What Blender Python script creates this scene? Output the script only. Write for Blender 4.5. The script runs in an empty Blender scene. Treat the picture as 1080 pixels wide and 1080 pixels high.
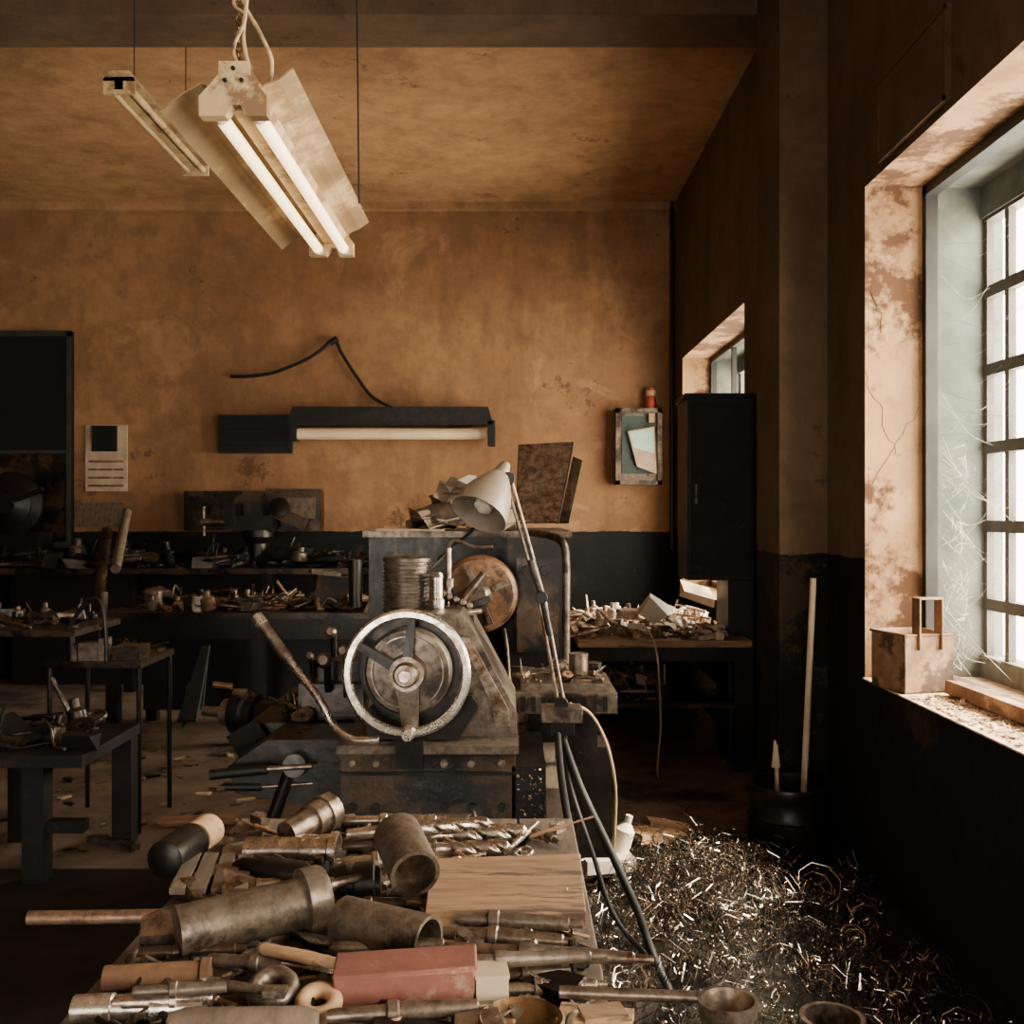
import bpy, math, random
from mathutils import Vector, Matrix, Euler
random.seed(7)
CH=1.55
def W(px,py,d): return Vector(((px-540)*d/1080, d, CH+(540-py)*d/1080))
TZ=0.85
def T(px,py,h=0.0):
    d=1080*(CH-TZ-h)/(py-540)
    return W(px,py,d)
# ------------------------------------------------ materials
def mk(name,c1,c2=None,rough=.6,metal=0.,scale=6.,bump=.2,c3=None,s3=2.5,t3=.6,emit=None,es=0,spec=.5,stretch=(1,1,1)):
    m=bpy.data.materials.new(name); m.use_nodes=True
    nt=m.node_tree; N=nt.nodes; L=nt.links
    b=N['Principled BSDF']
    c2=c2 or tuple(x*.55 for x in c1)
    tc=N.new('ShaderNodeTexCoord'); mp=N.new('ShaderNodeMapping'); mp.inputs['Scale'].default_value=stretch
    L.new(tc.outputs['Object'],mp.inputs['Vector'])
    n=N.new('ShaderNodeTexNoise'); n.inputs['Scale'].default_value=scale; n.inputs['Detail'].default_value=8; n.inputs['Roughness'].default_value=.65
    L.new(mp.outputs['Vector'],n.inputs['Vector'])
    r=N.new('ShaderNodeValToRGB'); r.color_ramp.elements[0].position=.35; r.color_ramp.elements[1].position=.66
    r.color_ramp.elements[0].color=(*c2,1); r.color_ramp.elements[1].color=(*c1,1)
    L.new(n.outputs['Fac'],r.inputs['Fac'])
    out=r.outputs['Color']
    if c3:
        n3=N.new('ShaderNodeTexNoise'); n3.inputs['Scale'].default_value=s3; n3.inputs['Detail'].default_value=10; n3.inputs['Roughness'].default_value=.7
        L.new(mp.outputs['Vector'],n3.inputs['Vector'])
        r3=N.new('ShaderNodeValToRGB'); r3.color_ramp.elements[0].position=t3-.03; r3.color_ramp.elements[1].position=t3+.04
        L.new(n3.outputs['Fac'],r3.inputs['Fac'])
        mx=N.new('ShaderNodeMixRGB'); mx.inputs['Color2'].default_value=(*c3,1)
        L.new(r3.outputs['Color'],mx.inputs['Fac']); L.new(out,mx.inputs['Color1']); out=mx.outputs['Color']
    mr=N.new('ShaderNodeMapRange'); mr.inputs['To Min'].default_value=min(1,rough+.15); mr.inputs['To Max'].default_value=max(.05,rough-.12)
    L.new(n.outputs['Fac'],mr.inputs['Value']); ro=mr.outputs['Result']
    if metal>.25 and not emit and bump:
        # fine oil/grime speckle and handling wear
        n4=N.new('ShaderNodeTexNoise'); n4.inputs['Scale'].default_value=38; n4.inputs['Detail'].default_value=9; n4.inputs['Roughness'].default_value=.75
        L.new(tc.outputs['Object'],n4.inputs['Vector'])
        r4=N.new('ShaderNodeValToRGB'); r4.color_ramp.elements[0].position=.40; r4.color_ramp.elements[1].position=.56
        r4.color_ramp.elements[0].color=(.34,.27,.21,1); r4.color_ramp.elements[1].color=(1,1,1,1)
        L.new(n4.outputs['Fac'],r4.inputs['Fac'])
        mm=N.new('ShaderNodeMixRGB'); mm.blend_type='MULTIPLY'; mm.inputs['Fac'].default_value=.8
        L.new(out,mm.inputs['Color1']); L.new(r4.outputs['Color'],mm.inputs['Color2']); out=mm.outputs['Color']
        ma=N.new('ShaderNodeMath'); ma.operation='MULTIPLY_ADD'; L.new(n4.outputs['Fac'],ma.inputs[0]); ma.inputs[1].default_value=-.35; ma.use_clamp=True
        md=N.new('ShaderNodeMath'); md.operation='ADD'; L.new(ro,md.inputs[0]); md.inputs[1].default_value=.17; L.new(md.outputs[0],ma.inputs[2]); ro=ma.outputs[0]
    L.new(out,b.inputs['Base Color']); L.new(ro,b.inputs['Roughness'])
    b.inputs['Metallic'].default_value=metal
    b.inputs['Specular IOR Level'].default_value=spec
    if bump:
        bp=N.new('ShaderNodeBump'); bp.inputs['Strength'].default_value=bump; bp.inputs['Distance'].default_value=.01
        L.new(n.outputs['Fac'],bp.inputs['Height']); L.new(bp.outputs['Normal'],b.inputs['Normal'])
    if emit:
        b.inputs['Emission Color'].default_value=(*emit,1); b.inputs['Emission Strength'].default_value=es
    return m
def wallmat(name,up1,up2,low,zt,patch,light):
    m=bpy.data.materials.new(name); m.use_nodes=True
    nt=m.node_tree; N=nt.nodes; L=nt.links; b=N['Principled BSDF']
    g=N.new('ShaderNodeNewGeometry')
    def noise(s,d=8,r=.6,sc=(1,1,1),dist=0,off=0):
        mp=N.new('ShaderNodeMapping'); mp.inputs['Scale'].default_value=sc; mp.inputs['Location'].default_value=(off,off,off); L.new(g.outputs['Position'],mp.inputs['Vector'])
        n=N.new('ShaderNodeTexNoise'); n.inputs['Scale'].default_value=s; n.inputs['Detail'].default_value=d; n.inputs['Roughness'].default_value=r; n.inputs['Distortion'].default_value=dist
        L.new(mp.outputs['Vector'],n.inputs['Vector']); return n
    def ramp(src,a,b_,ca,cb):
        r=N.new('ShaderNodeValToRGB'); r.color_ramp.elements[0].position=a; r.color_ramp.elements[1].position=b_
        r.color_ramp.elements[0].color=(*ca,1); r.color_ramp.elements[1].color=(*cb,1); L.new(src,r.inputs['Fac']); return r.outputs['Color']
    def mix(f,a,b_):
        x=N.new('ShaderNodeMixRGB'); L.new(f,x.inputs['Fac'])
        for s,i in ((a,'Color1'),(b_,'Color2')):
            if isinstance(s,tuple): x.inputs[i].default_value=(*s,1)
            else: L.new(s,x.inputs[i])
        return x.outputs['Color']
    n1=noise(.5,10,.62,off=2); n2=noise(5,10,.7); n3=noise(1.5,14,.78,off=3); n4=noise(2.0,8,.65,sc=(1.3,1.3,.3),off=5); n5=noise(1.1,10,.7,dist=1.2,off=11); n6=noise(13,6,.7,off=7)
    c=ramp(n1.outputs['Fac'],.38,.60,up2,up1)
    c=mix(ramp(n2.outputs['Fac'],.30,.60,(.55,)*3,(0,0,0)),c,tuple(x*.45 for x in up2))
    c=mix(ramp(n4.outputs['Fac'],.50,.74,(0,0,0),(.6,)*3),c,tuple(x*.45 for x in up2))
    c=mix(ramp(n5.outputs['Fac'],.57,.63,(0,0,0),(.22,)*3),c,light)
    c=mix(ramp(n3.outputs['Fac'],.59,.62,(0,0,0),(.7,)*3),c,patch)
    c=mix(ramp(n6.outputs['Fac'],.68,.71,(0,0,0),(.7,)*3),c,patch)
    sep=N.new('ShaderNodeSeparateXYZ'); L.new(g.outputs['Position'],sep.inputs[0])
    ad=N.new('ShaderNodeMath'); ad.operation='MULTIPLY_ADD'; L.new(n2.outputs['Fac'],ad.inputs[0]); ad.inputs[1].default_value=.05; L.new(sep.outputs['Z'],ad.inputs[2])
    gt=N.new('ShaderNodeMath'); gt.operation='LESS_THAN'; L.new(ad.outputs[0],gt.inputs[0]); gt.inputs[1].default_value=zt+.025
    lowc=mix(ramp(n3.outputs['Fac'],.57,.62,(0,0,0),(.7,)*3),ramp(n2.outputs['Fac'],.3,.7,tuple(x*.6 for x in low),low),(.045,.028,.016))
    lowc=mix(ramp(n6.outputs['Fac'],.66,.70,(0,0,0),(.6,)*3),lowc,(.07,.05,.03))
    c=mix(gt.outputs[0],c,lowc)
    L.new(c,b.inputs['Base Color'])
    b.inputs['Roughness'].default_value=.8; b.inputs['Specular IOR Level'].default_value=.22
    bp=N.new('ShaderNodeBump'); bp.inputs['Strength'].default_value=.6; bp.inputs['Distance'].default_value=.02
    L.new(n2.outputs['Fac'],bp.inputs['Height']); L.new(bp.outputs['Normal'],b.inputs['Normal'])
    return m
M={}
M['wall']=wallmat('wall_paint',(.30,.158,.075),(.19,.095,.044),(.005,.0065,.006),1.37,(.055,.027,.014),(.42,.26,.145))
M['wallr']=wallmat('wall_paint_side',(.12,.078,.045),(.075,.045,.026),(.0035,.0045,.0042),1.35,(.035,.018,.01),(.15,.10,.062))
M['ceil']=wallmat('ceiling_paint',(.38,.215,.105),(.24,.13,.062),(.1,.1,.1),-5,(.10,.05,.024),(.48,.30,.165))
M['reveal']=mk('reveal_plaster',(.40,.245,.125),(.21,.115,.055),.85,scale=3,bump=.7,c3=(.08,.038,.018),s3=2.6,t3=.53,spec=.2)
M['reveal2']=mk('outer_reveal',(.14,.15,.125),(.06,.07,.06),.8,scale=5,bump=.4)
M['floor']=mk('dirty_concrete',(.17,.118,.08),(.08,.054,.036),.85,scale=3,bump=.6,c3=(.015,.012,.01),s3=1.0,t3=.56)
M['shadefloor']=mk('shaded_concrete',(.018,.013,.010),(.008,.006,.005),.8,scale=4,bump=.6,c3=(.06,.04,.025),s3=2.,t3=.66,spec=.25)  # shade on the near floor, painted in as near-black concrete
M['black']=mk('black_paint',(.005,.005,.005),(.003,.003,.003),.5,scale=8,spec=.3)
M['blackmetal']=mk('oily_black_iron',(.020,.017,.014),(.006,.005,.004),.34,metal=.4,scale=9,bump=.3,c3=(.07,.038,.02),s3=6,t3=.66,spec=.4)
M['green']=mk('dark_green_paint',(.006,.008,.007),(.003,.004,.003),.6,scale=5,c3=(.025,.015,.01),s3=8,t3=.62,spec=.25)
M['teal']=mk('teal_board',(.02,.04,.035),(.01,.018,.016),.7,scale=5)
M['steel']=mk('worn_steel',(.62,.54,.45),(.32,.26,.21),.28,metal=.92,scale=14,bump=.2,c3=(.15,.085,.05),s3=7,t3=.60)
M['steel2']=mk('dull_steel',(.34,.275,.215),(.15,.115,.088),.34,metal=.85,scale=10,bump=.3,c3=(.10,.048,.026),s3=6,t3=.57)
M['bright']=mk('polished_steel',(.76,.70,.62),(.5,.44,.37),.28,metal=.88,scale=12,bump=.05)
M['castiron']=mk('grey_cast_iron',(.20,.16,.12),(.085,.064,.047),.40,metal=.5,scale=7,bump=.35,c3=(.03,.02,.014),s3=5,t3=.54)
M['oily']=mk('oily_brown_iron',(.10,.06,.032),(.022,.015,.01),.30,metal=.4,scale=6,bump=.35,c3=(.008,.007,.006),s3=4,t3=.5)
M['rust']=mk('rusty_iron',(.22,.115,.055),(.08,.037,.02),.7,metal=.2,scale=9,bump=.6,c3=(.36,.23,.13),s3=5,t3=.57)
M['boxm']=mk('rusty_tan_paint',(.30,.185,.095),(.15,.08,.04),.75,scale=8,bump=.6,c3=(.055,.027,.014),s3=7,t3=.52)
M['copper']=mk('brown_rod',(.24,.15,.095),(.12,.07,.042),.45,metal=.5,scale=10)
M['wood']=mk('worn_wood',(.29,.165,.085),(.145,.075,.037),.75,scale=5,bump=.3,stretch=(1,8,4),c3=(.05,.027,.014),s3=3,t3=.58)
M['woodl']=mk('pale_wood',(.44,.28,.15),(.25,.14,.07),.7,scale=5,bump=.2,stretch=(1,6,6),c3=(.09,.045,.023),s3=6,t3=.60)
M['woodg']=mk('grey_wood',(.13,.092,.063),(.05,.034,.023),.8,scale=5,bump=.3,stretch=(6,1,4))
M['red']=mk('faded_red_paint',(.20,.070,.048),(.11,.037,.026),.6,scale=9,bump=.4,c3=(.24,.15,.105),s3=11,t3=.57)
M['brass']=mk('brass',(.22,.125,.055),(.09,.05,.025),.45,metal=.7,scale=8)
M['paper']=mk('old_paper',(.46,.36,.25),(.28,.20,.13),.9,scale=5,bump=.1)
M['white']=mk('white_plastic',(.66,.60,.51),(.42,.36,.29),.6,scale=6)
M['lampm']=mk('lamp_enamel',(.50,.36,.19),(.30,.20,.09),.45,scale=5,bump=.1,c3=(.18,.10,.045),s3=6,t3=.56)
M['wing']=mk('dusty_reflector',(.26,.175,.088),(.13,.08,.038),.5,scale=4,bump=.15,c3=(.40,.28,.15),s3=4,t3=.57)
M['shade']=mk('lamp_shade_enamel',(.30,.25,.19),(.16,.125,.092),.42,metal=.2,scale=5,bump=.1)
M['tube']=mk('fluorescent_glass',(.9,.8,.6),(.85,.75,.55),.3,emit=(1,.68,.34),es=3.2)
M['tube2']=mk('dim_tube_glass',(.65,.50,.33),(.5,.38,.24),.4,emit=(1,.62,.32),es=.12)
M['orange']=mk('orange_disc',(.28,.15,.075),(.13,.065,.033),.4,metal=.4,scale=4,c3=(.05,.03,.02),s3=5,t3=.56)
M['cable']=mk('rubber_cable',(.006,.006,.006),None,.6,bump=0,spec=.3)
M['wire']=mk('tan_wire',(.45,.30,.16),None,.6,bump=0)
M['framem']=mk('window_steel',(.02,.022,.02),(.008,.009,.008),.6)
M['grid']=mk('grid_paint',(.08,.07,.055),(.04,.036,.03),.7)
M['bluep']=mk('teal_picture',(.20,.44,.44),(.45,.48,.36),.6,scale=14,bump=0)
M['swarf']=mk('steel_swarf',(.66,.57,.47),(.24,.19,.15),.2,metal=.95,scale=20,bump=0)
M['swarfd']=mk('dark_swarf_bed',(.022,.016,.012),(.006,.005,.004),.7,metal=.2,scale=30,bump=1,spec=.3)
M['redp']=mk('red_plastic',(.36,.045,.022),None,.4)
M['debris']=mk('sill_dust',(.66,.50,.33),(.32,.21,.12),.9,scale=18,bump=.8)
M['web']=mk('cobweb',(.6,.56,.5),None,.9,bump=0)
M['crack']=mk('crack_dark',(.05,.025,.012),None,.9,bump=0)
# ------------------------------------------------ mesh builder
class MB:
    def __init__(s): s.v=[];s.f=[];s.m=[];s.mats=[]
    def mi(s,m):
        if m not in s.mats: s.mats.append(m)
        return s.mats.index(m)
    def add(s,vs,fs,m):
        o=len(s.v); s.v+= [Vector(v) for v in vs]; k=s.mi(m)
        for f in fs: s.f.append([o+i for i in f]); s.m.append(k)
        return s
    def box(s,c,size,m,rot=(0,0,0),jit=0,R=random):
        Rm=Euler(rot).to_matrix(); c=Vector(c)
        j=lambda: 1+R.uniform(-jit,jit) if jit else 1
        vs=[c+Rm@Vector((x*size[0]/2*j(),y*size[1]/2*j(),z*size[2]/2*(j() if z>0 else 1))) for x in(-1,1) for y in(-1,1) for z in(-1,1)]
        return s.add(vs,[(0,1,3,2),(4,6,7,5),(0,4,5,1),(2,3,7,6),(0,2,6,4),(1,5,7,3)],m)
    def bb(s,x0,x1,y0,y1,z0,z1,m): return s.box(((x0+x1)/2,(y0+y1)/2,(z0+z1)/2),(abs(x1-x0),abs(y1-y0),abs(z1-z0)),m)
    def lathe(s,p,ax,prof,m,seg=24,closed=False,flute=None):
        p=Vector(p);a=Vector(ax).normalized(); u=a.orthogonal().normalized(); w=a.cross(u)
        n=len(prof); vs=[]
        for (t,r) in prof:
            for j in range(seg):
                th=2*math.pi*j/seg
                rr=r*(flute(t,th) if flute else 1)
                vs.append(p+a*t+(u*math.cos(th)+w*math.sin(th))*rr)
        fs=[]
        for i in range(n if closed else n-1):
            i2=(i+1)%n
            for j in range(seg):
                j2=(j+1)%seg; fs.append((i*seg+j,i*seg+j2,i2*seg+j2,i2*seg+j))
        if not closed:
            if prof[0][1]>1e-6: fs.append(tuple(range(seg))[::-1])
            if prof[-1][1]>1e-6: fs.append(tuple((n-1)*seg+j for j in range(seg)))
        return s.add(vs,fs,m)
    def cyl(s,a,b,r,m,r2=None,seg=20):
        a=Vector(a);b=Vector(b);L=(b-a).length
        return s.lathe(a,b-a,[(0,r),(L,r if r2 is None else r2)],m,seg)
    def step(s,a,b,prof,m,seg=24,flute=None):
        a=Vector(a);b=Vector(b);L=(b-a).length
        return s.lathe(a,b-a,[(t*L,r) for t,r in prof],m,seg,flute=flute)
    def pipe(s,a,b,r,ri,m,seg=28):
        a=Vector(a);b=Vector(b);L=(b-a).length
        return s.lathe(a,b-a,[(0,r),(L,r),(L,ri),(0,ri)],m,seg,closed=True)
    def torus(s,c,ax,R,r,m,seg=48,k=12,flat=1):
        return s.lathe(c,ax,[(r*flat*math.sin(2*math.pi*i/k),R+r*math.cos(2*math.pi*i/k)) for i in range(k)],m,seg,closed=True)
    def sweep(s,pts,r,m,seg=8,smooth=0):
        pts=[Vector(p) for p in pts]
        if smooth:
            P=[pts[0]]+pts+[pts[-1]]; q=[]
            for i in range(1,len(P)-2):
                for k in range(smooth):
                    t=k/smooth; a,b,c,d=P[i-1],P[i],P[i+1],P[i+2]
                    q.append(.5*((2*b)+(c-a)*t+(2*a-5*b+4*c-d)*t*t+(3*b-a-3*c+d)*t**3))
            q.append(pts[-1]); pts=q
        vs=[];n=len(pts);u=None
        for i,p in enumerate(pts):
            tg=(pts[min(i+1,n-1)]-pts[max(i-1,0)])
            if tg.length<1e-9: tg=Vector((0,0,1))
            tg.normalize()
            if u is None: u=tg.orthogonal().normalized()
            else:
                u=(u-tg*u.dot(tg))
                u=u.normalized() if u.length>1e-6 else tg.orthogonal().normalized()
            w=tg.cross(u)
            rr=r if not callable(r) else r(i/(n-1))
            for j in range(seg):
                th=2*math.pi*j/seg; vs.append(p+(u*math.cos(th)+w*math.sin(th))*rr)
        fs=[(i*seg+j,i*seg+(j+1)%seg,(i+1)*seg+(j+1)%seg,(i+1)*seg+j) for i in range(n-1) for j in range(seg)]
        fs.append(tuple(range(seg))[::-1]); fs.append(tuple((n-1)*seg+j for j in range(seg)))
        return s.add(vs,fs,m)
    def prism(s,poly,y0,y1,m):
        n=len(poly); vs=[(x,y0,z) for x,z in poly]+[(x,y1,z) for x,z in poly]
        fs=[tuple(range(n)),tuple(range(n,2*n))[::-1]]+[(i,i+n,(i+1)%n+n,(i+1)%n) for i in range(n)]
        return s.add(vs,fs,m)
    def plate(s,q,th,m):
        q=[Vector(p) for p in q]; nn=(q[1]-q[0]).cross(q[2]-q[0]).normalized()*th
        vs=q+[p+nn for p in q]
        return s.add(vs,[(0,1,2,3),(7,6,5,4),(0,4,5,1),(1,5,6,2),(2,6,7,3),(3,7,4,0)],m)
    def done(s,name,bevel=0,keep=False,angle=38):
        me=bpy.data.meshes.new(name)
        o=Vector((0,0,0))
        if not keep:
            mn=Vector([min(v[i] for v in s.v) for i in range(3)]); mx=Vector([max(v[i] for v in s.v) for i in range(3)])
            o=Vector(((mn.x+mx.x)/2,(mn.y+mx.y)/2,mn.z))
        me.from_pydata([v-o for v in s.v],[],s.f)
        for k in s.mats: me.materials.append(M[k])
        me.polygons.foreach_set('material_index',s.m)
        me.polygons.foreach_set('use_smooth',[True]*len(me.polygons))
        import bmesh
        bm=bmesh.new(); bm.from_mesh(me); bmesh.ops.recalc_face_normals(bm,faces=bm.faces); bm.to_mesh(me); bm.free()
        me.set_sharp_from_angle(angle=math.radians(angle))
        ob=bpy.data.objects.new(name,me); ob.location=o; bpy.context.scene.collection.objects.link(ob)
        if bevel:
            bv=ob.modifiers.new('bevel','BEVEL'); bv.width=bevel; bv.segments=2; bv.limit_method='ANGLE'; bv.angle_limit=math.radians(50)
        return ob
# ------------------------------------------------ ROOM
XR=1.51; XO=2.1; YB=9.5; ZC=CH+2.86; XL=-5.5; YF=-3.0
w=MB(); w.bb(XL-.2,XO,4.45,YB+.2,-.2,0,'floor'); w.bb(XL-.2,XO,YF-.2,4.45,-.2,0,'shadefloor'); w.done('floor',keep=True)  # far half keeps the lit tone, near half has shade painted in
MB().bb(XL-.2,XO,YF-.2,YB+.2,ZC,ZC+.2,'ceil').done('ceiling',keep=True)
MB().bb(XL,XR,YB,YB+.2,0,ZC,'wall').done('wall_back',keep=True)
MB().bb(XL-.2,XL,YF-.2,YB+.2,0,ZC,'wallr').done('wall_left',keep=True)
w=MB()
w.bb(XL,-2.2,YF-.2,YF,0,ZC,'wallr'); w.bb(-.2,XR,YF-.2,YF,0,ZC,'wallr'); w.bb(-2.2,-.2,YF-.2,YF,2.6,ZC,'wallr')  # doorway out of view, added to let in soft fill light
w.done('wall_front',keep=True)
wins=[(-1.6,1.1,.84,2.94),(2.3,4.38,.84,2.94),(6.66,9.06,.90,2.91)]
w=MB()
ys=[YF-.2]
for a,b,_,_ in wins: ys+=[a,b]
ys.append(YB+.2)
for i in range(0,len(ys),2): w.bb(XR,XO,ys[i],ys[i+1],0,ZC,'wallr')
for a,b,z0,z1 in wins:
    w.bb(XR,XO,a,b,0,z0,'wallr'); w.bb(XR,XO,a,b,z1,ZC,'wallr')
ob=w.done('wall_right',keep=True)
ob.data.materials.append(M['reveal']); 
for p in ob.data.polygons:
    if XR+.1<p.center.x<XO-.1: p.material_index=1
for i,(a,b,z0,z1) in enumerate(wins):
    r=MB(); e=.006; x0,x1=1.80,XO-.005
    r.bb(x0,x1,b-e,b,z0,z1,'reveal2'); r.bb(x0,x1,a,a+e,z0,z1,'reveal2'); r.bb(x0,x1,a+e,b-e,z1-e,z1,'reveal2'); r.bb(x0,x1,a+e,b-e,z0,z0+e,'debris')
    r.bb(2.0,x1,a,b,z1-.14,z1,'reveal2'); r.bb(2.0,x1,a,b,z0,z0+.10,'reveal2')
    fx=1.775
    for (ya,yb) in ((b-.04,b),(a,a+.04)): r.bb(fx-.02,fx+.03,ya,yb,z0,z1,'framem')
    r.bb(fx-.02,fx+.03,a,b,z1-.045,z1,'framem'); r.bb(fx-.02,fx+.03,a,b,z0,z0+.045,'rust')
    gx=2.03; y=b-.02
    while y>a: 
        r.bb(gx-.015,gx+.015,y-.017,y+.017,z0,z1,'grid'); y-=.19
    for k in range(6):
        z=z0+.0+.32+k*.33
        if z<z1-.1: r.bb(gx-.02,gx+.02,a,b,z-.025,z+.025,'grid')
    if i==2:
        for yy in (8.2,7.5): r.bb(fx-.015,fx+.02,yy-.02,yy+.02,z0,z1,'framem')
        r.bb(fx-.015,fx+.02,a,b,2.35,2.39,'framem')
    r.done('window_%d'%(i+1),keep=True)
MB().bb(1.28,XR,4.9,5.35,0,ZC,'wallr').done('wall_pilaster',keep=True)
w=MB(); w.bb(XL,XR,5.35,5.73,ZC-.26,ZC,'wallr'); w.done('ceiling_beam',keep=True)
w=MB(); w.bb(XL,XR,YB-.06,YB,ZC-.07,ZC,'ceil'); w.done('trim_1',keep=True)
w=MB(); w.cyl((1.475,9.44,1.2),(1.475,9.44,ZC),.022,'blackmetal'); w.done('drain_pipe')
w=MB(); w.bb(1.492,XR,3.52,4.18,2.97,3.30,'wallr')
for a in ((3.52,4.18,2.97,2.985),(3.52,4.18,3.285,3.30),(3.52,3.54,2.97,3.30),(4.16,4.18,2.97,3.30)): w.bb(1.487,1.493,*a,'wallr')
w.done('wall_plaque')
w=MB(); R=random.Random(4)
for (sx,sz,n) in ((1.515,2.15,11),(1.74,2.0,9),(1.53,2.5,6)):
    p=Vector((sx,4.379,sz)); pts=[p.copy()]
    for k in range(n):
        p=p+Vector((R.uniform(-.01,.035)*(1 if sx<1.6 else -1),0,-R.uniform(.005,.07))); p.x=min(1.75,max(1.515,p.x)); pts.append(p.copy())
    w.sweep(pts,.0013,'crack',4)
w.done('plaster_crack')
w=MB(); w.bb(-4.9,-4.06,9.44,YB-.005,1.22,3.22,'black')
w.bb(-4.9,-4.1,9.40,9.44,1.22,1.27,'framem');w.bb(-4.9,-4.06,9.42,9.45,3.17,3.22,'framem');w.bb(-4.1,-4.06,9.42,9.45,1.22,3.22,'framem')
w.bb(-4.9,-4.1,9.42,9.445,2.09,2.12,'framem'); w.bb(-4.9,-4.12,9.43,9.44,1.27,2.08,'oily')
w.done('wall_cupboard')
w=MB(); w.lathe((-4.42,9.1,1.62),(0,-1,.0),[(0,.05),(.0,.26),(.04,.28),(.08,.28),(.1,.2),(.12,.2),(.16,.08),(.2,.08)],'blackmetal',40)
w.box((-4.42,9.15,1.22),(.5,.3,.3),'blackmetal'); w.box((-4.55,9.2,1.5),(.2,.25,.5),'black'); w.cyl((-4.42,8.95,1.62),(-4.1,8.95,1.75),.02,'blackmetal'); w.done('bench_grinder')
# ------------------------------------------------ WALL ITEMS
def B(px,py,d=9.45): return W(px,py,d)
w=MB()
a=B(310,432);b=B(520,447); w.prism([(a.x,b.z),(a.x+.04,a.z),(b.x-.04,a.z),(b.x,b.z)],9.18,9.49,'blackmetal')
w.bb(a.x,b.x,9.15,9.49,b.z-.03,b.z,'black')
t=B(315,458,9.3); u=B(512,458,9.3); w.cyl((t.x,9.27,t.z),(u.x,9.27,u.z),.05,'tube2')
w.bb(t.x-.05,t.x,9.2,9.34,t.z-.07,b.z,'black')
c=B(519,460); w.bb(c.x-.035,c.x+.03,9.15,9.4,c.z-.1,c.z+.12,'black')
w.done('wall_fluorescent_lamp')
w=MB(); a=B(231,438);b=B(308,478); w.bb(a.x,b.x,9.42,9.49,b.z,a.z,'black')
for i in range(6): w.bb(a.x+.05,b.x-.05,9.405,9.42,b.z+.05+i*.05,b.z+.07+i*.05,'blackmetal')
w.done('wall_vent_panel')
w=MB(); w.sweep([B(243,397),B(260,397),B(285,394),B(305,387),B(325,378),B(340,368),B(352,358),B(360,372),B(368,385),B(378,400),B(392,418),B(413,430)],.016,'cable',8,5)
w.sweep([B(348,362),B(356,357)],.03,'cable'); w.done('wall_cable')
w=MB(); a=B(90,448,9.47);b=B(133,518); w.bb(a.x,b.x,9.47,9.49,b.z,a.z,'paper')
a2=B(97,449);b2=B(123,476); w.bb(a2.x,b2.x,9.44,9.47,b2.z,a2.z,'black')
for k in range(4):
    z=b.z+.04+k*.075; w.bb(a.x+.03,b.x-.03,9.462,9.471,z,z+.02,'rust')
w.done('switch_box')
w=MB(); a=B(80,530);b=B(128,556); w.bb(a.x,b.x,9.47,9.49,b.z,a.z,'woodg'); w.done('wall_notice')
w=MB(); a=B(650,430,9.3);b=B(699,511,9.3)
w.bb(a.x,b.x,9.38,9.49,b.z,a.z,'castiron')
for q in ((a.x,b.x,a.z-.04,a.z),(a.x,b.x,b.z,b.z+.04),(a.x,a.x+.04,b.z,a.z),(b.x-.04,b.x,b.z,a.z)): w.bb(q[0],q[1],9.34,9.38,q[2],q[3],'castiron')
w.bb(a.x+.06,b.x-.06,9.37,9.382,b.z+.1,a.z-.07,'teal')
w.plate([W(662,455,9.33),W(690,450,9.33),W(693,500,9.33),W(672,492,9.33)],.004,'paper')
w.plate([W(664,457,9.32),W(689,452,9.32),W(690,478,9.32),W(668,472,9.32)],.004,'bluep')
w.bb(b.x-.12,b.x-.07,9.33,9.345,a.z-.13,a.z-.05,'woodl')
w.done('wall_key_cabinet')
w=MB(); p=B(686,427,9.43); w.lathe((p.x,9.43,a.z),(0,0,1),[(0,.045),(.12,.045),(.16,.03),(.2,.03)],'redp'); w.lathe((p.x,9.43,a.z+.12),(0,0,1),[(0,.047),(.05,.047)],'woodl'); w.done('spray_bottle')
# ------------------------------------------------ CEILING LAMPS
w=MB()
y0,y1=2.37,3.62; h=lambda v: CH+v
def prof(pts,m,th=.004,ya=y0,yb=y1):
    for i in range(len(pts)-1):
        (xa,za),(xb,zb)=pts[i],pts[i+1]
        w.plate([(xa,ya,h(za)),(xb,ya,h(zb)),(xb,yb,h(zb)),(xa,yb,h(za))],th,m)
prof([(-.665,.975),(-.72,.995),(-.765,.97),(-.815,.93)],'wing')
prof([(-.59,.975),(-.565,.99),(-.54,1.0),(-.505,1.025)],'wing')
w.prism([(-.66,h(.945)),(-.60,h(.945)),(-.58,h(.985)),(-.60,h(1.02)),(-.66,h(1.02)),(-.675,h(.985))],y0-.02,y1+.02,'lampm')
for x in (-.682,-.592):
    w.cyl((x,y0+.03,h(.925)),(x,y1-.03,h(.925)),.0165,'tube')
    w.cyl((x,y0-.01,h(.925)),(x,y0+.03,h(.925)),.019,'white'); w.cyl((x,y1-.03,h(.925)),(x,y1+.01,h(.925)),.019,'white')
for y in (y0-.02,y1+.0):
    w.prism([(-.715,h(.905)),(-.655,h(.905)),(-.64,h(.93)),(-.62,h(.93)),(-.61,h(.905)),(-.56,h(.905)),(-.56,h(.95)),(-.60,h(1.0)),(-.60,h(1.03)),(-.67,h(1.03)),(-.67,h(1.0)),(-.715,h(.95))],y-.012,y+.022,'lampm')
for dx,dz in ((-.655,.985),(-.617,.985),(-.636,1.012)): w.cyl((dx,y0-.038,h(dz)),(dx,y0-.02,h(dz)),.005,'black',seg=10)
cx=-.615; zt=ZC
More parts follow.
